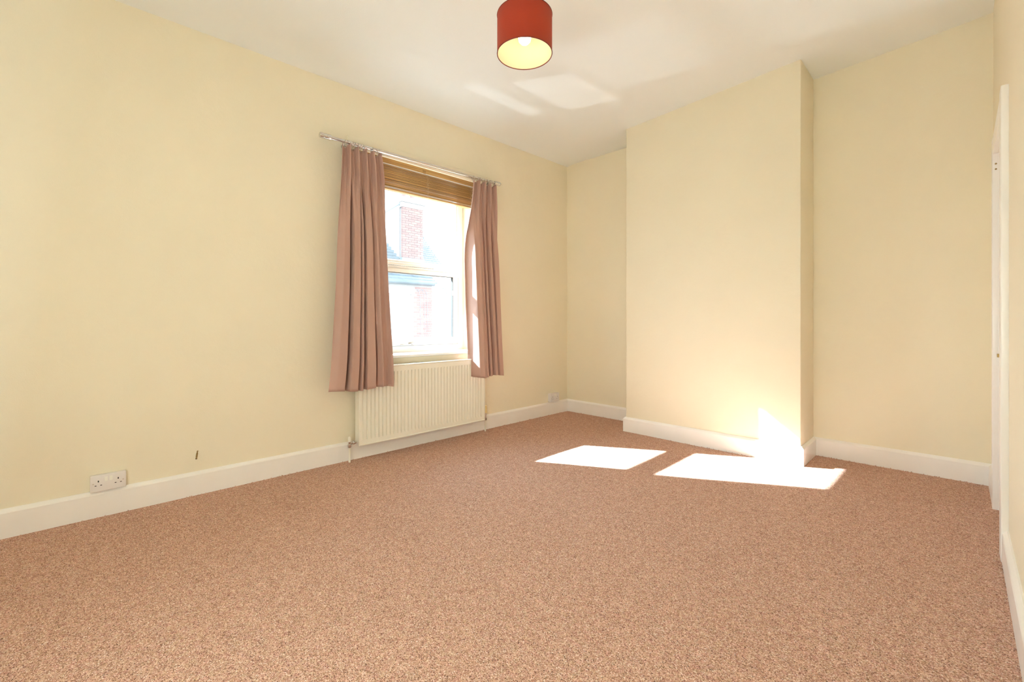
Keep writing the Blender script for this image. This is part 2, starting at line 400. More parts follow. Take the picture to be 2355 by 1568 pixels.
# sill board
b = MB(); b.box((FX - 0.02, WY0 - 0.001, ZS - 0.02), (XL + 0.001, WY1 + 0.001, ZS)); b.box((XL - 0.001, WY0 - 0.03, ZS - 0.022), (XL + 0.022, WY1 + 0.03, ZS + 0.001), 0.007, 3)
b.build('sill', M['trim'], win, smooth=True)
# outside sill
b = MB(); b.box((XL - T - 0.06, WY0 - 0.05, WZ0 - 0.07), (FX - 0.05, WY1 + 0.05, WZ0 - 0.0), 0.01); b.build('outer_sill', M['outside_white'], win)
# lintel board that carries the curtain pole
b = MB(); b.box((XL - 0.001, 1.50, 2.402), (XL + 0.022, 2.985, 2.468), 0.003); structure(b.build('trim_1', M['wall'], smooth=True), 'painted board above the window behind the curtain pole')

# ------------------------------------------------------------------ door_1 (right wall)
door = structure(empty('door_1', (XR, (DY0 + DY1) / 2, 0)), 'white door frame in the right wall')
def arch(y0, y1, z0, z1, face):
    bb = MB(); bb.box((face, y0, z0), (XR + 0.001, y1, z1), 0.004, 3); return bb
AX = 0.1275
arch(DY0 - 0.10, DY0 + 0.008, -0.01, DZ + 0.085, AX - 0.002).build('architrave', M['trim'], door, smooth=True)
arch(DY1 - 0.008, DY1 + 0.072, -0.01, DZ + 0.085, AX).build('architrave', M['trim'], door, smooth=True)
arch(DY0 - 0.095, DY1 + 0.068, DZ - 0.006, DZ + 0.0835, AX + 0.001).build('architrave', M['trim'], door, smooth=True)
b = MB()
b.box((XR - 0.001, DY1 - 0.0075, 0), (XR + 0.2, DY1 + 0.02, DZ)); b.box((XR - 0.001, DY0 - 0.02, 0), (XR + 0.2, DY0 + 0.0075, DZ)); b.box((XR - 0.001, DY0, DZ - 0.005), (XR + 0.2, DY1, DZ + 0.02))
b.build('door_lining', M['trim'], door)
b = MB(); b.box((XR + 0.075, DY0 + 0.009, 0.008), (XR + 0.115, DY1 - 0.009, DZ - 0.008), 0.002)
leaf = b.build('door_leaf', M['trim'], door, smooth=True)
for z0, z1 in ((0.15, 0.75), (0.95, 1.85)):
    b = MB()
    y0, y1 = DY0 + 0.11, DY1 - 0.11
    for a, c in (((y0, z0), (y1, z0 + .02)), ((y0, z1 - .02), (y1, z1)), ((y0, z0), (y0 + .02, z1)), ((y1 - .02, z0), (y1, z1))):
        b.box((XR + 0.068, a[0], a[1]), (XR + 0.076, c[0], c[1]), 0.003)
    b.build('panel_moulding', M['trim'], leaf, smooth=True)
b = MB(); b.lathe([(0.026, 0), (0.026, 0.006), (0.010, 0.012), (0.010, 0.035), (0.024, 0.045), (0.027, 0.058), (0.018, 0.068), (0, 0.070)], (XR + 0.075, DY0 + 0.07, 0.98), (-1, 0, 0)); b.build('door_knob', M['brass'], leaf, smooth=True)
# brass strike plate and painted-over screws of an old hinge on the far jamb
b = MB(); b.box((AX + 0.018, DY1 - 0.0105, 0.852), (AX + 0.034, DY1 - 0.0072, 0.872), 0.001); b.build('strike_plate', M['brass'], door)
b = MB()
for zz in (2.0 - 0.045, 2.0 - 0.075): b.cyl((AX + 0.014, DY1 - 0.0073, zz - 0.02), (AX + 0.014, DY1 - 0.0100, zz - 0.02), 0.0045, 12)
b.build('hinge_screw', M['brass'], door)

# ------------------------------------------------------------------ carpet
bm = bmesh.new(); nx, ny = 90, 130; g = []
x0, x1, y0, y1 = XL + BT - 0.004, XR - BT + 0.004, YR + BT - 0.004, YB - BT + 0.004
for i in range(nx + 1):
    row = []
    for j in range(ny + 1):
        x = x0 + (x1 - x0) * i / nx; y = y0 + (y1 - y0) * j / ny
        e = min(i, nx - i, j, ny - j)
        z = 0.0015 * math.sin(x * 5.1 + 1.3 * math.sin(y * 3.3)) + 0.0012 * math.sin(y * 6.7 + x * 2.1)
        row.append(bm.verts.new((x, y, (z - 0.001) if e else -0.0015)))
    g.append(row)
for i in range(nx):
    for j in range(ny):
        cx, cy = (g[i][j].co.x + g[i+1][j].co.x) / 2, (g[i][j].co.y + g[i][j+1].co.y) / 2
        if CX0 - BT + 0.03 < cx < CX1 + BT - 0.03 and cy > CY - BT + 0.035: continue
        bm.faces.new((g[i][j], g[i+1][j], g[i+1][j+1], g[i][j+1]))
for v in [v for v in bm.verts if not v.link_faces]: bm.verts.remove(v)
q = [(x1 - 0.004, DY0 + 0.009), (XR + 0.19, DY0 + 0.009), (XR + 0.19, DY1 - 0.009), (x1 - 0.004, DY1 - 0.009)]      # runs on through the doorway
bm.faces.new([bm.verts.new((px, py, -0.0015)) for px, py in q])
b = MB(); b.bm.free(); b.bm = bm
carpet = tag(b.build('carpet', M['carpet'], smooth=True, angle=80), 'speckled pinkish brown loop pile carpet fitted over the whole floor', 'carpet')
# frayed tufts along the skirtings
rt = random.Random(3); b = MB()
def tuft(x, y, h, r):
    for k in range(3):
        a = rt.uniform(0, 6.28); dx, dy = math.cos(a) * r, math.sin(a) * r
        v = [b.bm.verts.new(p) for p in ((x - dy*.5, y + dx*.5, -0.004), (x + dy*.5, y - dx*.5, -0.004), (x + dx, y + dy, h), (x + dx * .4, y + dy * .4, h * 1.15))]
        b.bm.faces.new(v[:3]); b.bm.faces.new((v[0], v[2], v[3]))
for k in range(90):
    y = rt.uniform(-0.3, 4.15); big = rt.random() < 0.05
    tuft(XL + BT + rt.uniform(0.0, 0.004), y, rt.uniform(0.002, 0.0045) * (1.5 if big else 1), rt.uniform(0.003, 0.005) * (2 if big else 1))
for k in range(60):
    x = rt.uniform(CX0, CX1); tuft(x, CY - BT - rt.uniform(0, 0.004), rt.uniform(0.002, 0.005), rt.uniform(0.003, 0.006))
for k in range(50):
    x = rt.uniform(CX1 + .03, XR - .03); tuft(x, YB - BT - rt.uniform(0, 0.004), rt.uniform(0.002, 0.0045), rt.uniform(0.003, 0.005))
for k in range(30):
    x = rt.uniform(XL + .03, CX0 - .03); tuft(x, YB - BT - rt.uniform(0, 0.004), rt.uniform(0.002, 0.0045), rt.uniform(0.003, 0.005))
for k in range(90):
    y = rt.uniform(0.6, 2.9); tuft(XR - BT - rt.uniform(0, 0.004), y, rt.uniform(0.002, 0.0045), rt.uniform(0.003, 0.005))
fr = b.build('frayed_edge', M['carpet'], carpet); fr['kind'] = 'stuff'

# ------------------------------------------------------------------ radiator
RX, RY0, RY1, RZ0, RZ1 = -3.178, 1.545, 2.802, 0.117, 0.708
rad = tag(empty('radiator', (RX - 0.03, (RY0 + RY1) / 2, 0)), 'cream white fluted panel radiator under the window', 'radiator')
# pressed front panel with vertical flutes, border top and bottom
bm = bmesh.new(); P = 37; pitch = (RY1 - RY0 - 0.05) / P; cols = [(RY0 + 0.006, 0, 0), (RY0 + 0.025, 0, 0)]
for k in range(P):
    y = RY0 + 0.025 + k * pitch
    for f, d in ((0.08, 0), (0.17, 1), (0.31, 1), (0.42, 0)): cols.append((y + f * pitch, d, 1))
cols += [(RY1 - 0.025, 0, 0), (RY1 - 0.006, 0, 0)]
rows = [(RZ0 + 0.006, 0), (RZ0 + 0.040, 0), (RZ0 + 0.052, 1), (RZ1 - 0.062, 1), (RZ1 - 0.050, 0), (RZ1 - 0.006, 0)]
g = [[bm.verts.new((RX - 0.0125 * d * r, y, z)) for z, r in rows] for y, d, _ in cols]
for i in range(len(g) - 1):
    for j in range(len(rows) - 1): bm.faces.new((g[i][j], g[i+1][j], g[i+1][j+1], g[i][j+1]))
b = MB(); b.bm.free(); b.bm = bm
b.build('front_panel', M['radiator'], rad, smooth=True, angle=25)
b = MB()                                                # rounded seam round the panel
for a, c in (((RY0, RZ0), (RY1, RZ0 + .012)), ((RY0, RZ1 - .012), (RY1, RZ1)), ((RY0, RZ0), (RY0 + .012, RZ1)), ((RY1 - .012, RZ0), (RY1, RZ1))):
    b.box((RX - 0.012, a[0], a[1]), (RX + 0.004, c[0], c[1]), 0.004, 3)
b.build('seam', M['radiator'], rad, smooth=True)
b = MB(); b.box((RX - 0.062, RY0 + 0.002, RZ0 + 0.03), (RX - 0.008, RY0 + 0.006, RZ1 - 0.002)); b.build('side_panel', M['radiator'], rad)
b = MB(); b.box((RX - 0.062, RY1 - 0.006, RZ0 + 0.03), (RX - 0.008, RY1 - 0.002, RZ1 - 0.002)); b.build('side_panel', M['radiator'], rad)
b = MB()
for k in range(61): b.box((RX - 0.058, RY0 + 0.006 + k * 0.0204, RZ1 - 0.006), (RX - 0.012, RY0 + 0.014 + k * 0.0204, RZ1 - 0.002))
b.box((RX - 0.062, RY0 + 0.002, RZ1 - 0.008), (RX - 0.055, RY1 - 0.002, RZ1 - 0.001)); b.box((RX - 0.016, RY0 + 0.002, RZ1 - 0.008), (RX - 0.008, RY1 - 0.002, RZ1 - 0.001))
b.build('top_grille', M['radiator'], rad)
b = MB(); b.box((RX - 0.066, RY0 + 0.02, RZ0 + 0.03), (RX - 0.058, RY1 - 0.02, RZ1 - 0.02)); b.build('back_panel', M['radiator'], rad)
for yy in (RY0 + 0.16, RY1 - 0.16):
    b = MB(); b.box((XL + 0.0005, yy - 0.015, 0.2), (RX - 0.064, yy + 0.015, 0.62)); b.build('bracket', M['radiator'], rad)
# left lockshield valve with its pipe
PX = -3.222
v = MB(); v.lathe([(0.012, 0), (0.012, 0.004), (0.014, 0.006), (0.014, 0.022), (0.0105, 0.026), (0.0105, 0.045)], (PX, 1.493, 0.110), (0, 0, 1), 16)
v.cyl((PX, 1.493, 0.142), (PX, 1.520, 0.142), 0.009, 14); v.lathe([(0.015, 0), (0.015, 0.016), (0.011, 0.018), (0.011, 0.03)], (PX, 1.514, 0.142), (0, 1, 0), 6)
v.build('valve_body', M['chrome'], rad, smooth=True, angle=40)
b = MB(); b.lathe([(0.011, 0), (0.0125, 0.004), (0.0125, 0.024), (0.010, 0.034), (0.005, 0.039), (0, 0.04)], (PX, 1.493, 0.153), (0, 0, 1), 18); b.build('valve_cap', M['radiator'], rad, smooth=True)
b = MB(); b.cyl((PX, 1.493, -0.006), (PX, 1.493, 0.112), 0.0078, 16); b.build('pipe', M['radiator'], rad, smooth=True)
# right valve with yellowed handwheel
v = MB(); v.lathe([(0.012, 0), (0.014, 0.004), (0.014, 0.022), (0.010, 0.026), (0.010, 0.050), (0.013, 0.052), (0.013, 0.066), (0.009, 0.07)], (PX, 2.846, 0.105), (0, 0, 1), 16)
v.cyl((PX, 2.846, 0.142), (PX, 2.800, 0.142), 0.009, 14)
v.build('valve_body', M['brushed'], rad, smooth=True, angle=40)
b = MB(); b.lathe([(0.010, 0), (0.0175, 0.002), (0.0175, 0.022), (0.0145, 0.024), (0.0145, 0.030), (0.0170, 0.033), (0.0160, 0.066), (0.012, 0.070), (0, 0.071)], (PX, 2.846, 0.175), (0, 0, 1), 14)
b.build('valve_cap', M['yellowed'], rad, smooth=True, angle=40)
b = MB(); b.cyl((PX, 2.846, -0.006), (PX, 2.846, 0.108), 0.0078, 16); b.build('pipe', M['radiator'], rad, smooth=True)

# ------------------------------------------------------------------ sockets
def socket(y0, y1, z0, z1, label, depth=0.034):
    s = tag(empty('double_socket', (XL, (y0 + y1) / 2, z0)), label, 'socket', 'double sockets on the window wall')
    b = MB(); b.box((XL - 0.0005, y0 + 0.001, z0 + 0.001), (XL + depth - 0.008, y1 - 0.001, z1 - 0.001), 0.003); b.build('back_box', M['socket'], s, smooth=True)
    f = XL + depth
    b = MB(); b.box((f - 0.008, y0, z0), (f, y1, z1), 0.003, 3); plate = b.build('face_plate', M['socket'], s, smooth=True)
    w, h, cy = y1 - y0, z1 - z0, (y0 + y1) / 2
    for sy in (-0.009, 0.0105):
        b = MB(); b.prism([(0, 0), (0.0062, 0), (0.0018, 0.023), (0, 0.023)], lambda u, v, t: (f - 0.0005 + u, cy + sy + t, z1 - 0.034 + v), -0.0062, 0.0062); b.build('rocker_switch', M['upvc'], s)
    for c in (cy - 0.040, cy + 0.040):
        b = MB(); b.box((f - 0.001, c - 0.0025, z0 + 0.050), (f + 0.0003, c + 0.0025, z0 + 0.059))
        for q in (-0.011, 0.011): b.box((f - 0.001, c + q - 0.0035, z0 + 0.0305), (f + 0.0003, c + q + 0.0035, z0 + 0.0345))
        b.build('pin_slots', M['black'], plate)
    for c in (y0 + 0.0125, y1 - 0.0125):
        b = MB(); b.lathe([(0.0034, 0), (0.0034, 0.001), (0.002, 0.0015), (0, 0.0015)], (f - 0.0002, c, z0 + 0.044), (1, 0, 0), 14); b.build('screw', M['brushed'], s, smooth=True)
socket(0.083, 0.229, 0.1405, 0.2265, 'white double plug socket at the left end of the window wall above the skirting')
socket(3.850, 3.996, 0.146, 0.240, 'white double plug socket in the far corner right of the radiator', 0.045)

# brass cable end poking out of the wall
b = MB()
p0, p1 = Vector((XL - 0.004, 0.563, 0.262)), Vector((XL + 0.024, 0.552, 0.222))
b.lathe([(0.0045, 0), (0.0045, 0.006), (0.0032, 0.008), (0.0032, 0.014), (0.0048, 0.016), (0.0048, 0.042), (0.0036, 0.043), (0.0036, 0.047), (0.0050, 0.048), (0.0050, 0.053)], p0, p1 - p0, 14)
cab = tag(b.build('cable_connector', M['brass'], smooth=True, angle=40), 'small brass aerial cable connector poking out of the wall right of the near socket', 'connector')
b = MB(); b.cyl(p0 + (p1 - p0).normalized() * 0.0528, p0 + (p1 - p0).normalized() * 0.0545, 0.0035, 10); b.build('tip', M['black'], cab)

# ------------------------------------------------------------------ curtain pole
PXX, PZ = -3.195, 2.385
def pz(y): return 2.374 + (y - 1.26) * 0.0155
pole = tag(empty('curtain_pole', (PXX, 2.13, PZ)), 'shiny silver metal curtain pole across the top of the window', 'curtain pole')
b = MB(); b.cyl((PXX, 1.335, pz(1.335)), (PXX, 2.53, pz(2.53)), 0.0125, 24); b.build('tube', M['chrome'], pole, smooth=True)
b = MB(); b.cyl((PXX, 2.50, pz(2.50)), (PXX, 2.945, pz(2.945)), 0.0105, 24); b.build('tube', M['chrome'], pole, smooth=True)
FIN = [(0.0125, 0), (0.0190, 0.002), (0.0200, 0.005), (0.0200, 0.022), (0.0180, 0.024), (0.0180, 0.030), (0.0200, 0.032), (0.0200, 0.048), (0.0180, 0.050), (0.0180, 0.056), (0.0200, 0.058), (0.0200, 0.074), (0.0175, 0.080), (0, 0.081)]
b = MB(); b.lathe(FIN, (PXX, 1.342, pz(1.342)), (0, -1, -0.0155), 28); b.build('finial', M['chrome'], pole, smooth=True, angle=30)
b = MB(); b.lathe(FIN, (PXX, 2.935, pz(2.935)), (0, 1, 0.0155), 28); b.build('finial', M['chrome'], pole, smooth=True, angle=30)
for yy in (1.475, 2.895):
    b = MB(); b.cyl((XL + 0.0, yy, pz(yy) - 0.005), (PXX, yy, pz(yy) - 0.005), 0.007, 14); b.lathe([(0.017, 0.0), (0.017, 0.026), (0.010, 0.030)], (XL + 0.0, yy, pz(yy) - 0.005), (1, 0, 0), 20)
    b.lathe([(0.0165, -0.012), (0.0165, 0.012)], (PXX, yy, pz(yy)), (0, 1, 0), 20); b.build('bracket', M['chrome'], pole, smooth=True, angle=40)

# ------------------------------------------------------------------ curtains
def interp(tab, t):
    if t <= tab[0][0]: return tab[0][1]
    for (a, va), (c, vc) in zip(tab, tab[1:]):
        if t <= c:
            k = (t - a) / (c - a); return va + (vc - va) * k
    return tab[-1][1]
def sinterp(tab, t):
    if t <= tab[0][0]: return tab[0][1]
    for (a, va), (c, vc) in zip(tab, tab[1:]):
        if t <= c:
            k = (t - a) / (c - a); k = k * k * (3 - 2 * k); return va + (vc - va) * k
    return tab[-1][1]
def curtain(name, label, left, right, hem, top, fold, pleats, seed, xbase, rings, lean):
    rc = random.Random(seed)
    root = tag(empty(name, (xbase, (left[-1][1] + right[-1][1]) / 2, hem)), label, 'curtain', 'curtains at the window')
    NS, NT = 340, 80; bm = bmesh.new(); g = []
    for i in range(NS + 1):
        s = i / NS; row = []
        lift = 0.006 * math.sin(s * 9 + seed)
        for j in range(NT + 1):
            t = j / NT
            z = top + (hem - top) * t
            z += -0.020 * (1 - t) ** 8 * (0.5 - 0.5 * math.cos(2 * math.pi * pleats * s)) + lift * t
            yl, yr = interp(left, z), interp(right, z)
            w = min(1, max(0, (t - 0.06) / 0.34)); w = w * w * (3 - 2 * w)
            sb = s + 0.012 * math.sin(t * 4 + s * 7 + seed) * w * math.sin(math.pi * s)
            dlow = sinterp(fold, sb) * (0.85 + 0.40 * t)
            ph = 2 * math.pi * pleats * s
            grp = 0.5 + 0.5 * math.cos(ph)
            dtop = 0.026 * grp + 0.015 * math.cos(ph * 3) * grp * (1 - 0.5 * w) - 0.010
            d = dtop * (1 - w) + dlow * w
            d += 0.0018 * math.sin(s * 40 + t * 6) * w
            yv = yl + (yr - yl) * s
            yv += 0.004 * math.sin(ph * 2 + t * 3) * (1 - w) - 0.003 * math.sin(2 * math.pi * 7 * s + 3 * t) * w
            xb = xbase + lean * t; k = xb / -3.19
            row.append(bm.verts.new((xb + d, yv * k, CAMZ + (z - CAMZ) * k)))
        g.append(row)
    for i in range(NS):
        for j in range(NT): bm.faces.new((g[i][j], g[i+1][j], g[i+1][j+1], g[i][j+1]))
    bb = MB(); bb.bm.free(); bb.bm = bm
    o = bb.build('fabric', M['curtain'], root, smooth=True, angle=180)
    md = o.modifiers.new('thick', 'SOLIDIFY'); md.thickness = 0.0018; md.offset = 0
    # hem stitching fold
    ring0 = None
    for k, y in enumerate(rings):
        tilt = rc.uniform(-0.35, 0.35)
        b = MB(); b.torus((0, 0, 0), (0, 1, 0), 0.0185, 0.0018, 24, 8)
        b.tube([(0.0, 0, -0.0185), (0.0, 0, -0.034)], 0.0014, 6); b.torus((0, 0, -0.0365), (1, 0, 0), 0.0035, 0.0012, 10, 6)
        if ring0 is None: ring0 = b.build('curtain_ring', M['brushed'], root, smooth=True, angle=180); o2 = ring0; o2.location = (PXX, y, pz(y) - 0.0065)
        else: b.bm.free(); o2 = copy_mesh(ring0, 'curtain_ring', (PXX, y, pz(y) - 0.0065), root)
        o2.rotation_euler = (0, 0, tilt)
    return root
L_left = [(0.5, 1.318), (0.546, 1.322), (0.70, 1.340), (0.862, 1.352), (1.334, 1.380), (1.873, 1.397), (2.36, 1.412)]
L_right = [(0.5, 1.838), (0.74, 1.834), (1.36, 1.792), (1.73, 1.770), (2.14, 1.748), (2.25, 1.738), (2.36, 1.722)]
foldL = [(0, .0), (.12, .02), (.205, .02), (.225, -.06), (.268, -.052), (.285, .042), (.40, .038), (.435, .005), (.455, .042), (.482, .03), (.498, -.06), (.53, -.052), (.548, .034), (.665, .038), (.678, -.055), (.705, -.048), (.725, .012), (.77, .042), (.83, .012), (.90, .0), (.97, .03), (1, .01)]
curtain('curtain', 'wide mauve pleated curtain hanging left of the window in front of the radiator end', L_left, L_right, 0.542, 2.358, foldL, 5, 1, -3.192,
        [1.446, 1.479, 1.503, 1.525, 1.548, 1.569, 1.586, 1.659, 1.703, 1.716], 0.070)
R_left = [(0.5, 2.678), (0.81, 2.666), (1.21, 2.640), (1.61, 2.619), (1.85, 2.614), (2.09, 2.632), (2.38, 2.660)]
R_right = [(0.5, 3.048), (0.60, 3.040), (0.88, 3.022), (1.43, 2.993), (1.81, 2.969), (2.20, 2.944), (2.39, 2.935)]
foldR = [(0, -.065), (.03, -.06), (.13, .040), (.24, .052), (.38, .026), (.42, .034), (.45, -.035), (.475, -.03), (.50, .03), (.58, .02), (.60, -.045), (.63, -.04), (.66, .03), (.74, .028), (.765, -.04), (.79, -.035), (.82, .03), (.93, .034), (1, .0)]
curtain('curtain', 'narrow mauve pleated curtain hanging right of the window with a sunlit fold', R_left, R_right, 0.530, 2.375, foldR, 4, 2, -3.190,
        [2.67, 2.721, 2.754, 2.78, 2.807, 2.84, 2.874, 2.905], 0.075)

# ------------------------------------------------------------------ venetian blind
BX = -3.345
blind = tag(empty('venetian_blind', (BX, (WY0 + WY1) / 2, 2.14)), 'brown wooden venetian blind drawn up in a stack at the window head', 'blind')
BY0, BY1 = WY0 + 0.012, WY1 - 0.012
b = MB(); b.box((BX + 0.014, BY0, 2.352), (BX + 0.022, BY1, 2.398), 0.002); b.build('valance', M['bamboo'], blind, smooth=True)
b = MB(); b.box((BX - 0.024, BY0, 2.3435), (BX + 0.0260, BY1, 2.3530), 0.001); b.build('head_rail', M['sill_metal'], blind)
b = MB(); b.box((BX + 0.020, 2.205, 2.348), (BX + 0.026, 2.235, 2.392), 0.001); b.build('valance_clip', M['bamboo'], blind)
rb = random.Random(11); z = 2.338; sl = None; k = 0
while z > 2.166:
    if sl is None:
        b = MB(); b.box((-0.0235, BY0 - (WY0 + WY1) / 2, -0.0019), (0.0235, BY1 - (WY0 + WY1) / 2, 0.0019), 0.0009, 2)
        sl = b.build('slat', M['bamboo'], blind); sl.location = (BX, (WY0 + WY1) / 2, z); o = sl
    else: o = copy_mesh(sl, 'slat', (BX + rb.uniform(-0.003, 0.003), (WY0 + WY1) / 2 + rb.uniform(-0.002, 0.002), z), blind)
    o.rotation_euler = (rb.uniform(-0.0015, 0.0015), rb.uniform(-0.03, 0.08), rb.uniform(-0.002, 0.002))
    k += 1; z -= rb.choice((0.0048, 0.0058, 0.0068, 0.0085, 0.010))
b = MB(); b.box((BX - 0.024, BY0, 2.143), (BX + 0.024, BY1, 2.158), 0.003, 2); b.build('bottom_rail', M['bamboo'], blind, smooth=True)
for yy in (1.70, 2.255, 2.755):
    for q in (-0.006, 0.008):
        b = MB(); pts = []
        for i in range(29):
            f = i / 28; pts.append((BX + 0.0265 + 0.004 * math.sin(f * 41 + yy + q * 90), yy + q + 0.005 * math.sin(f * 33 + q * 300 + yy), 2.345 - f * (0.205 if q < 0 else 0.215)))
        b.tube(pts, 0.0011, 5); b.build('ladder_cord', M['blind_string'], blind)

# ------------------------------------------------------------------ pendant light
LX, LY = -1.491, 1.571
lt = tag(empty('pendant_light', (LX, LY, zc(LX, LY))), 'red drum shade pendant light hanging from the ceiling with its bulb lit', 'pendant light')
zt = zc(LX, LY)
SR, SZB, SZT = 0.133, 2.349, 2.534
b = MB(); b.lathe([(0.04, 0), (0.04, 0.012), (0.030, 0.024), (0.012, 0.030), (0.008, 0.04)], (LX, LY, zt + 0.001), (0, 0, -1), 28); b.build('ceiling_rose', M['upvc'], lt, smooth=True)
b = MB(); b.cyl((LX, LY, zt - 0.035), (LX, LY, 2.535), 0.0032, 10); b.build('cord', M['upvc'], lt, smooth=True)
b = MB(); b.lathe([(0.008, 0), (0.016, 0.008), (0.018, 0.04), (0.018, 0.055)], (LX, LY, 2.544), (0, 0, -1), 20); b.build('lamp_holder', M['upvc'], lt, smooth=True)
def drum(r, z0, z1, seg=96):
    bm = bmesh.new(); A = [bm.verts.new((LX + r*math.cos(2*math.pi*k/seg), LY + r*math.sin(2*math.pi*k/seg), z0)) for k in range(seg)]
    B = [bm.verts.new((v.co.x, v.co.y, z1)) for v in A]
    for k in range(seg): bm.faces.new((A[k], A[(k+1)%seg], B[(k+1)%seg], B[k]))
    bb = MB(); bb.bm.free(); bb.bm = bm; return bb
shade = drum(SR, SZB, SZT).build('lamp_shade', M['shade_outer'], lt, smooth=True)
drum(SR - 0.002, SZB + 0.001, SZT - 0.001).build('lining', M['shade_inner'], shade, smooth=True)
M['shade_rim'] = mat('dark_red_rim', (0.16, 0.018, 0.008), 0.7)
for zz in (SZB, SZT):
    b = MB(); b.torus((LX, LY, zz), (0, 0, 1), SR - 0.0005, 0.0022, 96, 8); b.build('rim', M['shade_rim'], shade, smooth=True)
b = MB(); b.torus((LX, LY, 2.502), (0, 0, 1), 0.021, 0.002, 24, 6)
for k in range(3):
    a = k * 2.094 + 0.5; b.tube([(LX + 0.02*math.cos(a), LY + 0.02*math.sin(a), 2.502), (LX + 0.08*math.cos(a), LY + 0.08*math.sin(a), 2.514), (LX + (SR-.003)*math.cos(a), LY + (SR-.003)*math.sin(a), SZT - 0.004)], 0.0016, 6)
b.build('shade_carrier', M['upvc'], lt, smooth=True)
b = MB(); b.lathe([(0.013, 0), (0.014, 0.012), (0.022, 0.028), (0.030, 0.050), (0.0315, 0.065), (0.028, 0.082), (0.017, 0.094), (0, 0.098)], (LX, LY, 2.494), (0, 0, -1), 28); b.build('bulb', M['bulb'], lt, smooth=True, angle=180)

# ------------------------------------------------------------------ the house across the street
HX = -12.0
house = tag(empty('terraced_house', (HX, 6.5, -4.0)), 'red brick terraced house with slate roof and tall chimney across the street', 'house')
# brick module mesh (shared)
def bricks(parent, ys, zs, x, holes, depth=0.02, H=0.065, Lb=0.215, J=0.010, along='y', fixed=None, src={}):
    if 'm' not in src:
        b = MB(); b.box((-0.05, -Lb / 2, -H / 2), (0.05, Lb / 2, H / 2), 0.004, 1); o = b.build('brick', M['brick'], parent); src['m'] = o.data; src['o'] = o; first = True
    else: first = False
    n = 0; z = zs[0] + H / 2; r = 0
    while z < zs[1] - H / 2 + 0.005:
        y = ys[0] - (Lb / 2 + J) * (r % 2)
        while y < ys[1] - 0.02:
            a, c = max(y, ys[0]), min(y + Lb, ys[1])
            if c - a > 0.05 and not any(h[0] < (a + c) / 2 < h[1] and h[2] < z < h[3] for h in holes):
                if first: o = src['o']; first = False
                else:
                    o = bpy.data.objects.new('brick', src['m']); C.objects.link(o); o.parent = parent; o.matrix_parent_inverse = parent_world(parent).inverted()
                cy = (a + c) / 2
                if along == 'y': o.location = (x - 0.05 + depth * 0.5 + random.uniform(-.003, .003), cy, z)
                else: o.location = (cy, fixed + 0.05 - depth * 0.5 + random.uniform(-.003, .003), z); o.rotation_euler = (0, 0, math.pi / 2)
                o.scale = (1, (c - a) / Lb, 1); n += 1
            y += Lb + J
        z += H + J; r += 1
    return n
HY0, HY1, EZ = 5.2, 8.32, 2.20
# brick facade core with the window opening
b = MB()
wy0, wy1, wz0, wz1 = 6.55, 7.55, 0.1, 1.90
b.box((HX - 0.3, HY0, -4.0), (HX, wy0, EZ)); b.box((HX - 0.3, wy1, -4.0), (HX, HY1, EZ)); b.box((HX - 0.3, wy0, -4.0), (HX, wy1, wz0)); b.box((HX - 0.3, wy0, wz1), (HX, wy1, EZ))
wallh = b.build('front_wall', M['mortar'], house)
nb = bricks(wallh, (6.62, HY1), (0.50, EZ - 0.01), HX, [(5.0, 7.66, 0.0, 2.13)])
b = MB(); b.box((HX - 0.02, 6.45, 1.90), (HX + 0.035, 7.65, 2.13), 0.01); b.build('lintel', M['outside_white'], house)
b = MB()
for a, c in (((wy0, wz0), (wy0 + .07, wz1)), ((wy1 - .07, wz0), (wy1, wz1)), ((wy0 + .07, wz1 - .07), (wy1 - .07, wz1)), ((wy0 + .07, wz0), (wy1 - .07, wz0 + .08)), ((wy0 + .07, 1.30), (wy1 - .07, 1.37))):
    b.box((HX - 0.12, a[0], a[1]), (HX - 0.05, c[0], c[1]), 0.005)
fw = b.build('window_frame', M['outside_white'], house)
b = MB(); b.box((HX - 0.10, wy0 + .05, wz0 + .05), (HX - 0.09, wy1 - .05, wz1 - .05)); b.build('window_pane', M['far_glass'], fw)
b = MB()
for yy in (7.86, 8.02, 8.12): b.tube([(HX + 0.02, yy, 0.2), (HX + 0.02, yy + 0.004, 1.2), (HX + 0.02, yy - 0.01, 1.9), (HX + 0.03, yy - 0.10, 2.08), (HX + 0.03, yy - 0.28, 2.02)], 0.006, 6)
b.build('cable', M['lead'], house)
b = MB(); b.lathe([(0.06, 0), (0.06, HY1 - HY0)], (HX + 0.10, HY0, EZ + 0.05), (0, 1, 0), 12); b.build('gutter', M['slate'], house)
# slate roof: lapped courses, joined as they are too small to pick apart
RD, RZT = 3.2, 4.62
b = MB(); ncr = 26; dx = RD / ncr; dz = (RZT - EZ - 0.06) / ncr
rs = random.Random(5)
for k in range(ncr):
    xa = HX + 0.12 - k * dx; za = EZ + 0.08 + k * dz; y = HY0 - 0.1 * (k % 2)
    while y < HY1 + 0.10:
        y2 = min(y + 0.25, HY1 + 0.12); o_ = rs.uniform(0, 0.006)
        b.bm.faces.new([b.bm.verts.new(p) for p in ((xa, y + .004, za + 0.022 + o_), (xa, y2 - .004, za + 0.022 + o_), (xa - dx - 0.03, y2 - .004, za + dz + 0.014), (xa - dx - 0.03, y + .004, za + dz + 0.014))])
        b.bm.faces.new([b.bm.verts.new(p) for p in ((xa, y + .004, za - .004), (xa, y2 - .004, za - .004), (xa, y2 - .004, za + 0.022 + o_), (xa, y + .004, za + 0.022 + o_))])
        y = y2
sr = b.build('slates', M['slate'], house); sr['kind'] = 'stuff'
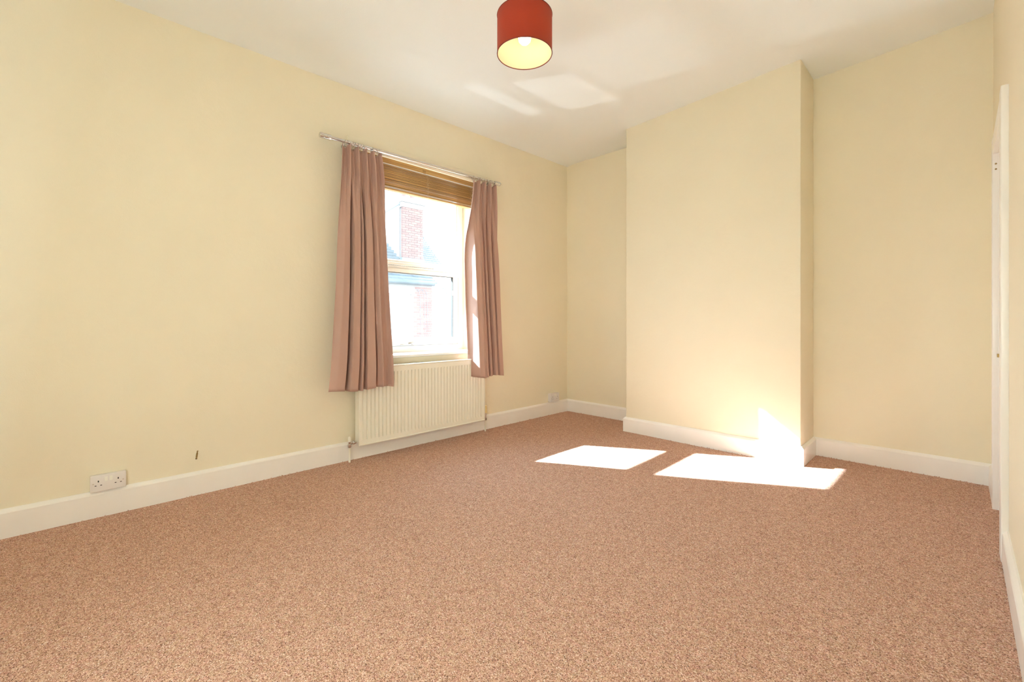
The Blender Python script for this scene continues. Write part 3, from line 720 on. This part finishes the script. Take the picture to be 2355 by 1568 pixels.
b = MB(); b.prism([(HX + 0.12, EZ + 0.02), (HX - RD, RZT - 0.05), (HX - RD * 2, EZ + 0.02)], lambda u, v, t: (u, t, v), HY0, HY1 + 0.10); b.build('roof_deck', M['lead'], house)
b = MB(); b.cyl((HX - RD - 0.0, HY0, RZT), (HX - RD, HY1 + 0.12, RZT), 0.07, 10); b.build('ridge_tile', M['lead'], house)
# chimney stack
KX, KY0, KY1 = -12.8, 7.72, 8.51
ch = MB(); ch.box((KX - 0.72, KY0 + 0.012, 2.6), (KX - 0.012, KY1 - 0.012, 4.78)); ch.box((KX - 0.76, KY0 - 0.04, 4.80), (KX + 0.03, KY1 + 0.05, 4.96), 0.01); ch.box((KX - 0.80, KY0 - 0.08, 4.96), (KX + 0.07, KY1 + 0.09, 5.12), 0.01)
chim = ch.build('chimney', M['mortar'], house)
nb += bricks(chim, (KY0, KY1), (3.16, 4.80), KX, [])
b = MB(); b.box((KX - 0.76, KY0 - 0.03, 2.9), (KX + 0.025, KY1 + 0.03, 3.15), 0.01); b.build('flashing', M['lead'], chim)
for yy in (7.95, 8.28):
    b = MB(); b.lathe([(0.10, 0), (0.12, 0.02), (0.10, 0.06), (0.09, 0.36), (0.11, 0.40), (0.11, 0.43), (0.08, 0.43)], (KX - 0.36, yy, 5.12), (0, 0, 1), 16); b.build('chimney_pot', M['brick'], chim, smooth=True)
# rendered dormer to the left of the chimney
b = MB(); b.prism([(5.7, 3.15), (7.70, 3.15), (7.70, 4.93), (6.70, 4.22), (5.7, 3.5)], lambda u, v, t: (t, u, v), -14.2, -12.95)
dm = b.build('dormer', M['outside_white'], house)
b = MB(); b.tube([(-12.93, 7.72, 4.94), (-12.93, 6.70, 4.23), (-12.93, 5.6, 3.46)], 0.035, 6); b.build('verge', M['lead'], dm)
# slate hung slope running down in front of the dormer
b = MB()
for k in range(9):
    z0 = 3.0 + k * 0.095; yr = 7.74 - (z0 - 3.02); b.box((-12.94, 6.0 + k * 0.03, z0), (-12.905 - 0.0, max(yr, 6.5), z0 + 0.088), 0.004, 1)
tl = b.build('slates', M['slate'], dm)
# lamp bracket on the corner of the front wall
b = MB(); b.tube([(HX, 8.33, 2.0), (HX + 0.05, 8.40, 2.07), (HX + 0.08, 8.62, 2.12), (HX + 0.1, 8.72, 2.17), (HX + 0.1, 8.80, 2.02), (HX + 0.1, 8.84, 1.80), (HX + 0.1, 8.84, 1.60)], 0.014, 8)
b.lathe([(0.02, 0), (0.05, 0.04), (0.06, 0.08), (0, 0.09)], (HX + 0.1, 8.72, 2.2), (0, 0, -1), 12); b.build('lamp_bracket', M['lead'], house, smooth=True)

# ------------------------------------------------------------------ slate roofed house behind
hb = tag(empty('slate_roofed_house', (-16.0, 11.0, -4.0)), 'grey slate roof of a house further back, right of the tall chimney', 'house')
b = MB(); b.box((-17.4, 9.2, -4.0), (-14.75, 10.55, 3.35)); b.prism([(-14.75, 3.35), (-16.05, 4.60), (-17.4, 3.35)], lambda u, v, t: (u, t, v), 9.2, 10.55); b.build('wall', M['outside_white'], hb)
b = MB()
for k in range(14):
    xa = -14.62 - k * 0.102; za = 3.27 + k * 0.0985; y = 9.1 - 0.1 * (k % 2)
    while y < 10.6:
        y2 = min(y + 0.22, 10.68)
        b.bm.faces.new([b.bm.verts.new(p) for p in ((xa, y + .004, za + .03), (xa, y2 - .004, za + .03), (xa - .13, y2 - .004, za + .115), (xa - .13, y + .004, za + .115))])
        b.bm.faces.new([b.bm.verts.new(p) for p in ((xa, y + .004, za), (xa, y2 - .004, za), (xa, y2 - .004, za + .03), (xa, y + .004, za + .03))])
        y = y2
sl2 = b.build('slates', M['slate'], hb); sl2['kind'] = 'stuff'
b = MB(); b.cyl((-16.05, 9.1, 4.66), (-16.05, 10.68, 4.66), 0.07, 10); b.build('ridge_tile', M['lead'], hb)
